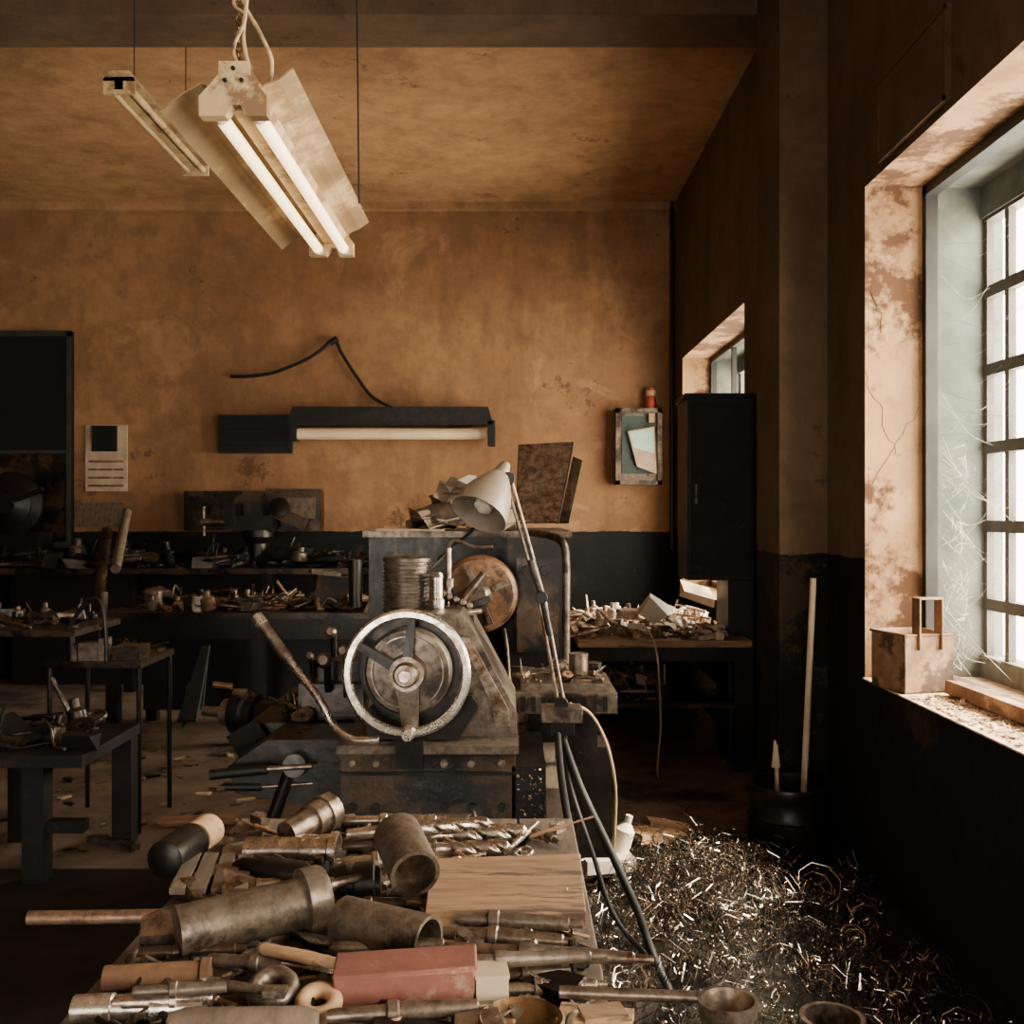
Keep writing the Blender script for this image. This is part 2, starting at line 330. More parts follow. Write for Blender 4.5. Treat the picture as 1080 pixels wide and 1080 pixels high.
w.sweep([(cx,y0+.05,h(1.03)),(cx-.02,y0+.05,h(1.12)),(cx-.01,y0+.05,h(1.25)),(cx-.03,y0+.06,h(1.4)),(cx-.02,y0+.08,zt)],.005,'wire',8,8)
w.sweep([(cx+.03,y0+.1,h(1.03)),(cx+.035,y0+.1,h(1.09)),(cx+.01,y0+.08,h(1.15)),(cx-.025,y0+.06,h(1.22)),(cx-.0,y0+.05,h(1.3)),(cx-.03,y0+.05,h(1.5))],.005,'lampm',8,8)
w.sweep([(cx-.01,y0+.0,h(1.02)),(cx-.035,y0+.02,h(1.08)),(cx-.01,y0+.03,h(1.16)),(cx-.04,y0+.04,h(1.2)),(cx-.02,y0+.05,h(1.3))],.004,'woodl',8,8)
for i in range(110):
    z=h(1.03)+i*.0165
    if z<zt: w.torus((cx-.03+.0001*i,y0+.05,z),(1,0,0) if i%2 else (0,1,0),.009,.0024,'brass',seg=10,k=5)
w.sweep([(-.50,3.35,h(1.01)),(-.52,3.35,zt)],.003,'cable')
w.done('hanging_fluorescent_lamp')
w=MB()
xa,hh,ya,yb=-1.87,2.0,4.87,6.07
w.prism([(xa-.08,CH+hh+.05),(xa+.08,CH+hh+.05),(xa+.05,CH+hh+.10),(xa-.05,CH+hh+.10)],ya,yb,'wing')
w.bb(xa-.02,xa+.02,ya,yb,CH+hh+.01,CH+hh+.05,'lampm')
for dx in(-.045,.045): w.cyl((xa+dx,ya+.02,CH+hh+.02),(xa+dx,yb-.02,CH+hh+.02),.018,'lampm')
for y in(ya,yb-.02): w.bb(xa-.075,xa+.075,y,y+.02,CH+hh-.01,CH+hh+.07,'lampm')
w.sweep([(xa,ya+.2,CH+hh+.1),(xa,ya+.2,ZC)],.003,'cable'); w.sweep([(xa,yb-.2,CH+hh+.1),(xa,yb-.2,ZC)],.003,'cable')
w.done('hanging_fluorescent_lamp')
# ------------------------------------------------ clutter generator
def clutter(w,x0,x1,y0,y1,z,n,s,mats,seed=1,hmax=.12):
    R=random.Random(seed)
    for i in range(n):
        x=R.uniform(x0,x1);y=R.uniform(y0,y1);k=R.random();m=R.choice(mats);q=s*R.uniform(.35,1.25)
        a=R.uniform(0,math.pi); zz=z+R.uniform(0,hmax*.35)*R.choice((0,0,1))
        if k<.12:
            hh=min(hmax,q*R.uniform(.2,.5)); w.box((x,y,zz+hh/2),(q,q*R.uniform(.3,.6),hh),m,(R.uniform(-.15,.15),R.uniform(-.15,.15),a),.3,R)
        elif k<.24:
            r=q*.22; hh=min(hmax,q*R.uniform(.3,.9)); w.lathe((x,y,zz),(R.uniform(-.3,.3),R.uniform(-.3,.3),1),[(0,r),(hh*.1,r*1.1),(hh*.6,r),(hh*.7,r*.5),(hh,r*.5)],m,14)
        elif k<.62:
            r=q*R.uniform(.04,.11); L=q*R.uniform(1,2.4); d=Vector((math.cos(a),math.sin(a)*.6,R.uniform(-.02,.25)))*L/2
            c=Vector((x,y,zz+r+max(0,d.z))); w.step(c-d,c+d,[(0,r*.7),(.25,r*.7),(.27,r),(.7,r),(.72,r*.5),(1,r*.5)],m,12)
        elif k<.72:
            r=q*.28; w.torus((x,y,zz+r*.3),(R.uniform(-.6,.6),R.uniform(-.6,.6),1),r,r*.28,m,20,8)
        elif k<.80:
            r=q*.35; w.lathe((x,y,zz+.005),(R.uniform(-.8,.8),-.5,1),[(0,r*.3),(0,r),(r*.35,r),(r*.35,r*.3)],m,32,closed=True,flute=lambda t,th:1+.05*(1 if math.sin(16*th)>0 else -1))
        elif k<.92:
            t_=q*.12; p=Vector((x,y,zz+t_)); d=Vector((math.cos(a),math.sin(a),0))*q
            w.sweep([p-d*.6,p-d*.1,p+d*.15+Vector((0,0,hmax*R.uniform(.1,.7))),p+d*.5+Vector((0,0,hmax*R.uniform(0,.9)))],t_*.5,m,6,4)
        else:
            w.box((x,y,zz+hmax*.15+q*.1),(q*1.3,q*.7,.004),m,(R.uniform(-.5,.5),R.uniform(-.5,.5),a),.35,R)
    return w
# ------------------------------------------------ LATHE
w=MB()
w.bb(-.50,.06,3.12,3.75,0,.60,'blackmetal'); w.bb(-.58,.20,4.5,5.5,0,.62,'blackmetal')
w.bb(-.46,.05,3.05,5.5,.58,.70,'oily')
for x in(-.44,-.32,-.12,.02): w.bb(x-.025,x+.025,3.05,5.5,.70,.745,'steel2')
w.bb(-.505,.01,3.02,3.55,.64,.845,'oily'); w.bb(-.515,.02,3.0,3.57,.84,.865,'castiron'); w.bb(-.51,.015,3.01,3.56,.775,.785,'blackmetal')
w.bb(-.34,-.26,2.99,3.03,.80,.88,'blackmetal')
for x in (-.47,-.40,-.20,-.12,-.03):
    w.lathe((x,3.02,.81),(0,-1,0),[(0,.012),(.012,.012)],'steel2',6); w.lathe((x,3.02,.68),(0,-1,0),[(0,.014),(.012,.014)],'blackmetal',6)
w.prism([(-.42,.865),(.015,.865),(.01,.95),(-.13,1.21),(-.16,1.24),(-.36,1.24),(-.40,1.2),(-.44,.95)],3.12,3.5,'castiron')
w.prism([(-.05,.90),(-.005,.90),(-.01,.95),(-.13,1.17),(-.155,1.17),(-.06,.96)],3.105,3.125,'steel2')
w.prism([(-.43,.87),(-.16,.87),(-.10,.97),(-.12,1.0),(-.40,1.0),(-.44,.95)],3.06,3.12,'blackmetal')
w.cyl((-.303,3.13,1.09),(-.303,3.03,1.09),.15,'blackmetal',seg=40)
hc=Vector((-.303,2.95,1.085))
w.lathe(hc+Vector((0,-.014,0)),(0,1,0),[(0,.163),(.0,.178),(.006,.185),(.022,.185),(.028,.178),(.028,.163),(.022,.158),(.006,.158)],'bright',64,closed=True)
w.lathe(hc+Vector((0,.02,0)),(0,1,0),[(0,.06),(.005,.12),(.02,.128),(.05,.128)],'castiron',48)
w.lathe(hc+Vector((0,.012,0)),(0,1,0),[(0,.102),(0,.106),(.01,.106),(.01,.102)],'steel2',48,closed=True)
w.lathe(hc+Vector((0,-.05,0)),(0,1,0),[(0,.012),(.0,.03),(.01,.036),(.03,.036),(.03,.05),(.07,.055)],'steel2',32)
w.lathe(hc+Vector((0,-.065,0)),(0,1,0),[(0,.012),(.0,.018),(.02,.018)],'bright',6)
for a,w0,w1,mm in ((-86,.034,.022,'steel2'),(150,.016,.011,'blackmetal'),(85,.016,.010,'blackmetal')):
    d=Vector((math.cos(math.radians(a)),0,math.sin(math.radians(a)))); n=Vector((d.z,0,-d.x))
    p0=hc+d*.03; p1=hc+d*.165
    w.plate([p0-n*w0+Vector((0,-.02,0)),p0+n*w0+Vector((0,-.02,0)),p1+n*w1+Vector((0,-.005,0)),p1-n*w1+Vector((0,-.005,0))],-.018 if a==-86 else -.014,mm)
kp=hc+Vector((.008,-.01,-.165)); w.lathe(kp,(0,-1,0),[(0,.02),(.02,.02),(.025,.012),(.04,.012),(.045,.018),(.06,.016)],'bright',24)
c=W(429,650,3.35)
prof_=[(0,.078)]
for i in range(13):
    z=.012+i*.013; prof_+=[(z,.078),(z+.002,.072),(z+.008,.072),(z+.010,.078)]
prof_+=[(.19,.078),(.195,.07)]
w.lathe((c.x,3.35,1.21),(0,0,1),prof_,'castiron',36)
c=W(460,650,3.3); w.lathe((c.x,3.3,1.21),(0,0,1),[(0,.028),(.06,.028),(.062,.022),(.13,.022),(.132,.026),(.145,.02)],'steel',20)
c=W(473,650,3.4); w.cyl((c.x,3.4,1.18),(c.x,3.4,1.43),.010,'steel'); w.lathe((c.x,3.4,1.30),(0,0,1),[(0,.02),(.03,.02)],'steel2',16)
w.cyl(W(462,650,3.35),W(508,644,3.35),.009,'bright')
w.box(W(480,672,3.3),(.06,.08,.04),'steel2'); w.cyl(W(485,640,3.4),W(512,605,3.4),.018,'steel2')
for i in range(5): w.box(W(468+i*9,636-(i%2)*8,3.45),(.02,.05,.05+.01*i),'blackmetal',(0,.3*i,0))
w.cyl(W(440,655,3.3),W(500,655,3.3),.02,'castiron')
for i in range(5): w.lathe(W(466+i*7,628+i*3,3.4),(.2,-1,.3),[(0,.012),(.02,.014),(.03,.009)],'steel',10)
w.sweep([W(455,600,3.4),W(470,585,3.4),W(478,570,3.4),W(500,577,3.4),W(520,577,3.4)],.006,'steel2',8,4)
fc=W(505,627,4.15)
w.lathe((fc.x,4.15,fc.z),(0,1,0),[(0,.0),(0,.02),(0,.14),(.012,.155),(.05,.16),(.055,.15)],'orange',56)
w.lathe((fc.x,4.10,fc.z),(0,1,0),[(0,.03),(.02,.05),(.06,.055)],'steel2',28)
w.cyl((fc.x,4.2,fc.z),(fc.x,4.5,fc.z),.07,'blackmetal')
for a in range(4):
    d=Vector((math.cos(a*1.57+.4),0,math.sin(a*1.57+.4))); p=Vector((fc.x,4.14,fc.z))
    w.box(p+d*.095,(.07,.02,.022),'steel2',(0,-(a*1.57+.4),0))
w.bb(-.63,-.02,4.5,5.4,.62,1.44,'blackmetal'); w.bb(-.65,.26,4.45,5.45,1.44,1.467,'castiron'); w.bb(-.02,.25,4.4,5.3,.62,1.44,'blackmetal')
w.bb(.02,.20,4.38,4.40,.95,1.35,'oily')
for i in range(2): w.lathe((.06+.08*i,4.38,1.30),(0,-1,0),[(0,.022),(.012,.020)],'blackmetal',16)
w.cyl(W(375,590,4.4),W(375,640,4.4),.03,'blackmetal')
for k in range(3): w.box((-.5+k*.12,4.47,1.25-.04*k),(.09,.05,.12),'oily')
w.sweep([W(560,562,4.3),W(580,565,4.2),W(593,572,4.1),W(597,590,4.1),W(597,640,4.1),W(597,715,4.1)],.016,'castiron',12,6)
w.bb(-.86,-.42,3.35,4.1,.74,.86,'blackmetal'); w.bb(-.72,-.5,3.45,3.95,.86,.97,'oily'); w.bb(-.66,-.52,3.5,3.85,.97,1.04,'blackmetal')
c=W(262,742,3.9); w.lathe((c.x,3.72,c.z),(.9,-.25,0),[(0,.075),(.05,.08),(.06,.07),(.09,.07),(.1,.05),(.2,.05),(.21,.03),(.3,.03)],'blackmetal',36)
w.lathe((c.x-.01,3.72,c.z),(-.9,.25,0),[(0,.05),(.03,.05),(.03,.02),(.12,.018)],'steel2',24)
for a in range(3):
    d=Vector((0.1,math.cos(a*2.1),math.sin(a*2.1))); w.box(Vector((c.x+.02,3.72,c.z))+d*.085,(.05,.03,.03),'steel2',(a*2.1,0,0))
w.cyl(W(225,722,3.9),W(245,724,3.9),.012,'brass')
w.prism([(-.84,.70),(-.5,.64),(-.5,.86),(-.74,.86),(-.86,.78)],3.1,3.4,'blackmetal')
w.box(W(262,780,3.3),(.11,.01,.09),'blackmetal',(.2,-.5,0))
w.sweep([W(272,652,3.2),W(300,690,3.17),W(335,735,3.12),W(352,765,3.1),W(372,780,3.07),W(400,780,3.06)],.0125,'bright',12,6)
w.cyl(W(272,652,3.2),W(304,696,3.165),.018,'steel2'); w.cyl(W(270,650,3.2),W(277,659,3.19),.02,'bright')
w.cyl(W(222,817,3.05),W(282,811,3.05),.016,'black'); w.cyl(W(282,811,3.05),W(330,808,3.05),.009,'steel2')
w.cyl(W(238,830,3.1),W(276,830,3.1),.012,'black')
w.cyl(W(276,830,3.1),W(330,826,3.1),.006,'steel2'); w.cyl(W(310,808,3.05),W(315,806,3.12),.035,'blackmetal')
w.cyl(W(305,815,3.1),W(280,885,3.1),.02,'blackmetal')
for (px,py,d,r) in ((365,690,3.3,.02),(345,700,3.4,.025),(352,670,3.6,.02),(330,695,3.6,.015)):
    p=W(px,py,d); w.lathe(p,(0,-1,.3),[(0,r*.5),(.05,r*.5),(.05,r),(.07,r),(.08,r*.6)],'steel2',18)
    w.cyl(p,(p.x,p.y+.02,.95),.012,'blackmetal')
w.bb(.0,.36,3.5,3.95,.86,.93,'castiron'); w.bb(.03,.34,3.55,3.9,.93,.955,'steel2'); w.bb(.06,.30,3.6,3.9,.70,.86,'blackmetal')
for i in range(9): w.bb(.03+.035*i,.045+.035*i,3.49,3.5,.87,.92,'blackmetal')
w.bb(.0,.10,3.02,3.5,.60,.80,'blackmetal'); w.bb(.10,.15,3.0,3.9,.50,.74,'woodg'); w.bb(.0,.10,3.05,3.2,.0,.6,'blackmetal')
w.bb(.17,.36,3.7,3.9,.30,.70,'blackmetal'); w.bb(.19,.24,3.72,3.88,0,.3,'blackmetal')
clutter(w,.03,.33,3.57,3.88,.955,50,.06,['steel','steel2','blackmetal','rust'],5,.06)
w.cyl((.24,3.7,.955),(.24,3.7,1.04),.035,'steel2'); w.cyl((.3,3.75,.955),(.3,3.75,1.0),.03,'oily')
clutter(w,-.45,.0,3.6,4.4,.74,60,.12,['steel2','blackmetal','castiron','oily'],6,.25)
clutter(w,-.8,-.45,3.4,4.0,.86,36,.1,['steel2','blackmetal','castiron','oily'],8,.12)
R=random.Random(77)
for i in range(60):
    x=R.uniform(.015,.10); z=R.uniform(.60,.80); q=R.uniform(.002,.005); w.box((x,3.016,z),(q*1.6,q,q),R.choice(['steel2','steel','paper']),(R.random(),R.random(),R.random()))
w.done('metal_lathe',bevel=.003)
w=MB()
w.plate([W(545,552,4.62),W(588,552,4.58),W(604,467,4.85),W(548,470,4.9)],.008,'steel2')
w.sweep([W(545,552,4.62),W(548,470,4.9),W(604,467,4.85),W(588,552,4.58)],.007,'blackmetal',8)
w.done('leaning_steel_plate')
w=MB(); w.plate([W(590,552,4.7),W(600,552,4.7),W(614,488,4.9),W(604,484,4.9)],.02,'oily'); w.done('wood_plank')
w=MB(); R=random.Random(3)
for i in range(60):
    x=R.uniform(-.42,-.02); hgt=(1-abs((x+.18)/.25))
    z=1.475+R.uniform(0,.2)*max(.08,hgt)
    w.box((x,R.uniform(4.55,4.9),z+.01),(R.uniform(.06,.2),.14,.004),R.choice(['paper','paper','steel2','castiron','woodg','white']),(R.uniform(-.1,.9),R.uniform(-.45,.45),R.uniform(-.6,.6)),.4,R)
w.cyl(W(405,558,4.55),W(470,562,4.55),.012,'wood'); w.bb(-.60,-.3,4.5,4.7,1.467,1.475,'paper')
w.done('scrap_sheet_pile')
# ------------------------------------------------ machine lamp
w=MB()
ap=W(531,494,3.35); mo=W(505,543,3.25); ax=(mo-ap); L=ax.length
w.lathe(ap,ax,[(-.02,.016),(.0,.022),(.03,.028),(.035,.035),(.06,.05),(L*.6,.078),(L*.95,.092),(L,.095),(L,.091),(L*.6,.073),(.06,.045),(.04,.0)],'shade',36)
w.lathe(ap+ax*.5,ax,[(0,.02),(.04,.034),(.07,.03),(.085,.01),(.088,0)],'white',20)
j1=W(536,505,3.33); j2=W(571,630,3.3); j3=W(592,742,3.3)
for o in (-.009,.009):
    w.cyl(j1+Vector((o,0,0)),j2+Vector((o,0,0)),.0055,'steel2',seg=10); w.cyl(j2+Vector((o,0,0)),j3+Vector((o,0,0)),.0055,'steel2',seg=10)
w.cyl(W(560,590,3.3),W(573,634,3.3),.013,'castiron'); w.cyl(W(572,632,3.3),W(580,670,3.3),.011,'blackmetal')
for j,r in ((j1,.022),(j2,.02),(j3,.022)): w.cyl(j+Vector((0,-.02,0)),j+Vector((0,.02,0)),r,'blackmetal')
w.cyl(ap,j1,.012,'steel2')
b=W(592,752,3.3); w.box(b,(.13,.1,.045),'castiron'); w.box(b+Vector((0,0,-.04)),(.08,.08,.05),'blackmetal')
w.cyl(W(592,765,3.3),W(592,800,3.3),.02,'blackmetal')
w.sweep([W(528,498,3.35),W(505,550,3.4),W(480,575,3.45),W(462,590,3.4)],.006,'cable',8,6)
w.done('machine_work_lamp',bevel=.002)
w=MB()
w.sweep([W(588,775,3.2),W(592,820,3.0),W(600,870,2.75),W(606,900,2.6),W(612,960,2.5),W(620,1040,2.4),W(628,1100,2.4)],.011,'cable',10,6)
w.sweep([W(592,775,3.3),W(612,830,3.25),W(645,900,3.15),W(672,960,3.1),W(690,1010,3.05),W(722,1078,2.95)],.013,'cable',10,6)
w.sweep([W(594,780,3.3),W(602,830,3.25),W(625,900,3.15),W(650,970,3.1),W(700,1030,3.05),W(715,1078,2.95)],.008,'cable',10,6)
w.done('power_cable')
w=MB(); w.sweep([W(600,742,3.35),W(622,752,3.4),W(640,785,3.45),W(649,830,3.5),W(648,880,3.55),W(645,905,3.6)],.005,'wire',8,6)
w.done('hanging_wire')
w=MB(); w.sweep([W(682,662,6.0),W(693,690,5.98),W(697,760,5.98),W(694,820,5.98),W(712,870,5.98)],.006,'wire',8,6); w.done('hanging_wire')
# ------------------------------------------------ TOOL TABLE
w=MB()
for i in range(6): 
    xx=-.62+i*.127; w.bb(xx,xx+.123,.9,2.34,TZ-.04,TZ,'woodg')
w.bb(-.60,.12,1.0,1.06,TZ-.12,TZ-.04,'blackmetal'); w.bb(-.60,.12,2.2,2.26,TZ-.12,TZ-.04,'blackmetal')
w.bb(.09,.14,.9,2.3,TZ-.12,TZ-.04,'blackmetal'); w.bb(-.62,-.57,.9,2.3,TZ-.12,TZ-.04,'blackmetal')
for x in(-.58,.10):
    for y in(1.0,2.22): w.bb(x-.03,x+.03,y-.03,y+.03,0,TZ-.04,'blackmetal')
w.done('tool_table',bevel=.003)
def arbor(a,b,r,m='steel',name='tapered_arbor'):
    w=MB(); w.step(a,b,[(0,r*.6),(.03,r*.75),(.35,r*.8),(.36,r*1.15),(.42,r*1.15),(.43,r),(.9,r*.72),(.91,r*.5),(1,r*.45)],m,22); return w.done(name)
def pipe(a,b,r,ri,m,name='steel_pipe'):
    w=MB(); w.pipe(a,b,r,ri,m,36); return w.done(name)
w=MB(); w.cyl(T(30,968,.04),T(175,966,.04),.011,'copper'); w.done('copper_rod')
w=MB(); a=T(186,984,.045); b=T(342,946,.055)
Lb=(b-a).length
w.lathe(a,b-a,[(0,.033),(0,.041),(Lb*.80,.041),(Lb*.82,.044),(Lb*.84,.054),(Lb*.97,.054),(Lb,.05),(Lb,.03),(.02,.033)],'castiron',44); w.done('socket_pipe')
w=MB(); w.lathe(T(150,985,.03),(1,.2,0),[(0,.02),(.0,.03),(.03,.04),(.06,.03),(.06,.02)],'steel2',6); w.done('hex_fitting')
pipe(T(419,880,.12),T(438,922,.09),.043,.036,'castiron')
a=T(362,972,.045);b=T(455,980,.045)
pipe(a,b+Vector((.0,-.05,0)),.040,.034,'castiron')
w=MB(); a=T(260,897,.03);b=T(357,897,.035); L=(b-a).length
w.lathe(a,b-a,[(0,.015),(0,.026),(L*.6,.026),(L*.62,.03),(L*.9,.031),(L*.92,.036),(L,.036),(L,.026),(L*.8,.02),(L*.8,0)],'steel',36); w.done('spindle_sleeve')
w=MB(); a=T(302,880,.05);b=T(350,853,.07);L=(b-a).length
w.lathe(a,b-a,[(0,.02),(0,.026),(L*.5,.028),(L*.52,.034),(L*.75,.036),(L*.76,.04),(L*.97,.04),(L,.036)],'steel2',36,flute=lambda t,th:1+(.02*(1 if math.sin(18*th)>0 else -1) if t>L*.74 else 0)); w.done('boring_bar_holder')
w=MB(); a=T(172,908,.04); b=T(205,886,.04); c=T(222,874,.04); w.step(a,b,[(0,.025),(.05,.036),(.9,.038),(1,.03)],'blackmetal',28); w.step(b,c,[(0,.034),(.9,.034),(1,.03)],'woodl',28); w.done('wooden_mallet')
w=MB(); a=T(330,935,.035);b=T(402,930,.04);L=(b-a).length
w.step(a,b,[(0,.018),(.2,.02),(.25,.032),(.5,.036),(.52,.03),(.6,.03),(.62,.038),(.9,.038),(.92,.03),(1,.026)],'blackmetal',30); w.done('drill_chuck')
w=MB(); w.step(T(248,914,.03),T(338,926,.03),[(0,.012),(.1,.02),(.3,.02),(.32,.026),(.8,.026),(.85,.02),(1,.016)],'blackmetal',24); w.done('tool_holder')
def drill(a,b,r,name='twist_drill'):
    w=MB(); a=Vector(a);b=Vector(b);L=(b-a).length
    w.step(a,a+(b-a)*.42,[(0,r*.5),(.05,r*.7),(.75,r*.95),(.8,r*.8),(1,r*.8)],'steel',22)
    n=60; s0=.42*L
    prof=[(s0+(L-s0)*i/n, r*(1 if i<n-5 else (n-i)/5+.001)) for i in range(n+1)]
    fl=lambda t,th:1-.42*max(0,math.cos(2*(th)-t*2*math.pi/(r*3.2)))**2
    w.lathe(a,b-a,prof,'steel',28,flute=fl); return w.done(name,angle=60)
drill(T(420,884,.03),T(558,877,.03),.019); drill(T(365,880,.06),T(520,868,.05),.015); drill(T(430,897,.03),T(540,893,.03),.015)
for (x1,y1,x2,y2,h_,r,m) in ((362,866,470,864,.03,.014,'steel'),(360,893,455,888,.03,.02,'oily'),(360,912,450,905,.03,.018,'steel'),
    (462,968,615,975,.03,.015,'castiron'),(465,984,608,994,.03,.015,'steel2'),(470,1000,690,1012,.03,.013,'steel2'),(455,1015,640,1008,.055,.011,'castiron'),
    (350,1000,480,996,.03,.014,'steel2'),(220,1012,350,1022,.03,.013,'castiron'),(470,955,610,965,.02,.012,'steel'),(345,955,455,952,.025,.012,'oily'),
    (225,1052,120,1058,.03,.016,'steel'),(345,1072,520,1060,.03,.013,'steel2'),(250,960,370,958,.02,.012,'castiron'),(520,1030,600,1022,.03,.012,'oily'),
    (240,938,320,928,.02,.012,'steel2'),(140,1006,260,1000,.02,.013,'oily'),(380,925,300,945,.06,.010,'steel2'),(520,1045,640,1038,.02,.012,'steel'),(140,1046,250,1040,.05,.010,'castiron')):
    arbor(T(x1,y1,h_),T(x2,y2,h_),r,m)
w=MB(); a=T(455,905,.045);b=T(612,900,.045);c=T(618,962,.045);d=T(448,962,.045)
w.plate([d,c,b,a],-.028,'wood'); w.done('wooden_board',bevel=.002)
for i in range(4):
    w=MB(); p=T(178+i*22,944,.02);q=T(198+i*18,905,.02); w.plate([p,p+Vector((.028,0,0)),q+Vector((.028,0,0)),q],.012,'woodg'); w.done('wooden_slat',bevel=.001)
w=MB(); c=T(428,1035,.04); w.box(c,(.195,.06,.055),'red',(0.1,-.04,.06)); w.box(c+Vector((0,0,.028)),(.2,.064,.006),'red',(0.1,-.04,.06))
w.done('red_tool_case',bevel=.003)
w=MB(); w.step(T(275,1000,.05),T(372,1020,.05),[(0,.006),(.05,.009),(.5,.010),(.9,.008),(1,.005)],'woodl',16); w.done('wooden_handle')
w=MB(); w.torus(T(288,1045,.035),(0,-.4,1),.025,.0125,'castiron',36,14,flat=1.4); w.done('steel_bushing')
w=MB(); w.torus(T(336,1058,.03),(0,-.4,1),.022,.011,'woodl',36,14,flat=1.2); w.done('wooden_ring')
w=MB(); w.step(T(78,1064,.02),T(215,1062,.02),[(0,.018),(.3,.02),(.31,.017),(.6,.017),(.61,.021),(1,.015)],'bright',24); w.done('turned_shaft')
w=MB(); w.step(T(110,1032,.02),T(222,1026,.02),[(0,.018),(.9,.018),(.92,.022),(1,.022)],'rust',24); w.done('rusty_pipe')
w=MB(); w.step(T(178,1080,.03),T(335,1078,.03),[(0,.014),(.1,.02),(.9,.02),(1,.014)],'woodg',24); w.done('file_handle')
w=MB(); a=T(220,1036,.05);b=T(290,1046,.055); w.step(a,b,[(0,.007),(1,.006)],'castiron',12)
w.torus(a,(0,0.2,1),.012,.005,'castiron',24,8); w.box(b,(.03,.02,.01),'castiron'); w.done('spanner')
w=MB(); c=T(550,1098,.0); cc=Vector((c.x,c.y,TZ)); w.lathe(cc,(0,0,1),[(0,.0),(0,.045),(.02,.055),(.03,.058),(.033,.055),(.02,.045),(.015,.03),(.018,0)],'brass',36); w.done('brass_bowl')
w=MB(); a=T(590,1046,.05); cp=T(768,1062,.05); b=T(742,1052,.05)
w.cyl(a,b,.008,'steel2'); w.lathe(cp+Vector((0,0,-.04)),(0,0,1),[(0,0),(0,.025),(.02,.036),(.05,.040),(.05,.034),(.02,.028),(.01,0)],'steel2',32); w.done('casting_ladle')
w=MB(); c=T(518,1042,.03); w.box(c,(.045,.05,.05),'paper',(0,0,.1)); w.box(c+Vector((0,0,.026)),(.048,.053,.004),'paper',(0,0,.1)); w.done('cardboard_box')
w=MB(); c=T(628,1074,.02); w.box(c,(.1,.05,.012),'woodl',(0,0,-.2)); w.box(c+Vector((.01,0,.008)),(.06,.04,.006),'wood',(0,0,.2)); w.done('wood_offcut')
w=MB(); clutter(w,-.58,.11,1.15,2.28,TZ,440,.075,['steel','steel2','castiron','blackmetal','rust','wood','steel2','steel','bright','oily','blackmetal'],21,.03); w.done('small_tool_pile')
# ------------------------------------------------ LEFT benches
w=MB()
w.bb(-2.35,-1.78,4.24,4.9,.49,.54,'green')
for x,y in((-2.0,4.27),(-2.32,4.27),(-1.82,4.27+.5),(-2.32,4.8)): w.bb(x-.045,x+.045,y,y+.09,0,.49,'green')
w.bb(-2.0,-1.8,4.3,4.36,.2,.25,'green')
clutter(w,-2.3,-1.85,4.3,4.85,.54,30,.16,['blackmetal','green','oily'],31,.14); w.done('low_steel_stand',bevel=.004)
w=MB()
w.bb(-2.25,-1.78,4.92,5.4,.80,.83,'oily'); w.bb(-2.9,-2.1,4.92,5.5,.95,.98,'oily')
for x,y in((-2.23,4.94),(-1.80,4.94),(-2.23,5.38),(-1.80,5.38)): w.cyl((x,y,0),(x,y,.8),.012,'blackmetal')
for x,y in((-2.85,5.0),(-2.15,5.4),(-2.15,5.0)): w.cyl((x,y,0 if x<-2.5 else .83),(x,y,.95),.015,'blackmetal')
w.cyl((-2.22,4.94,.75),(-2.02,4.94,.35),.012,'castiron')
w.sweep([(-2.15,4.95,.98),(-2.05,4.95,1.12),(-1.98,4.95,1.1),(-1.96,4.95,.9),(-1.96,4.95,.83)],.01,'blackmetal',8,5)
w.box((-2.05,5.0,.87),(.10,.09,.09),'steel2'); w.box((-1.985,5.0,.875),(.025,.1,.12),'steel'); w.box((-2.12,5.0,.86),(.025,.09,.08),'steel2'); w.cyl((-1.97,5.0,.86),(-1.86,5.0,.86),.01,'steel')
w.bb(-1.93,-1.8,4.95,5.1,.83,.9,'oily')
clutter(w,-2.85,-2.15,4.95,5.4,.98,70,.11,['steel2','blackmetal','oily','castiron','blackmetal'],33,.12)
clutter(w,-2.2,-1.82,5.1,5.38,.83,20,.08,['steel2','blackmetal','oily','castiron'],34,.08)
w.done('vise_bench',bevel=.002)
w=MB(); w.bb(-2.75,-.75,6.8,7.7,.84,.88,'oily'); w.bb(-2.7,-.8,6.84,6.9,.70,.84,'blackmetal')
for x in(-2.68,-1.7,-.85):
    for y in(6.85,7.6): w.bb(x-.04,x+.04,y,y+.08,0,.84,'blackmetal')
w.bb(-2.7,-.8,7.5,7.6,.1,.7,'black')
clutter(w,-2.6,-.85,6.9,7.6,.88,230,.17,['steel2','blackmetal','oily','castiron','rust','blackmetal','oily','wood','steel2'],41,.13)
w.lathe((-2.12,6.95,.88),(0,0,1),[(0,.05),(.1,.05),(.1,.044),(.02,.04),(.02,0)],'white',20)
w.lathe((-2.45,7.0,.88),(0,0,1),[(0,.05),(.09,.06),(.13,.06)],'castiron',20)
w.box((-1.25,7.1,1.0),(.24,.2,.22),'oily',(0,.1,.3)); w.box((-1.3,7.1,1.13),(.2,.22,.03),'castiron',(0,.15,.3))
w.done('workbench',bevel=.003)
w=MB(); w.plate([W(188,762,6.3),W(208,762,6.3),W(222,682,6.6),W(214,684,6.6)],.03,'teal'); w.plate([W(192,768,6.3),W(196,725,6.45),W(220,683,6.6),W(214,745,6.4)],.02,'teal'); w.done('teal_panel')
w=MB(); w.bb(-4.6,-.8,8.7,9.3,1.02,1.07,'oily')
for x in(-4.5,-3.3,-2.1,-.9): w.bb(x-.04,x+.04,8.8,8.9,0,1.02,'blackmetal')
w.bb(-4.5,-.9,9.2,9.28,.0,1.02,'black')
clutter(w,-4.5,-.95,8.75,9.2,1.07,180,.26,['blackmetal','oily','castiron','green','black','oily'],43,.26)
w.done('rear_workbench',bevel=.003)
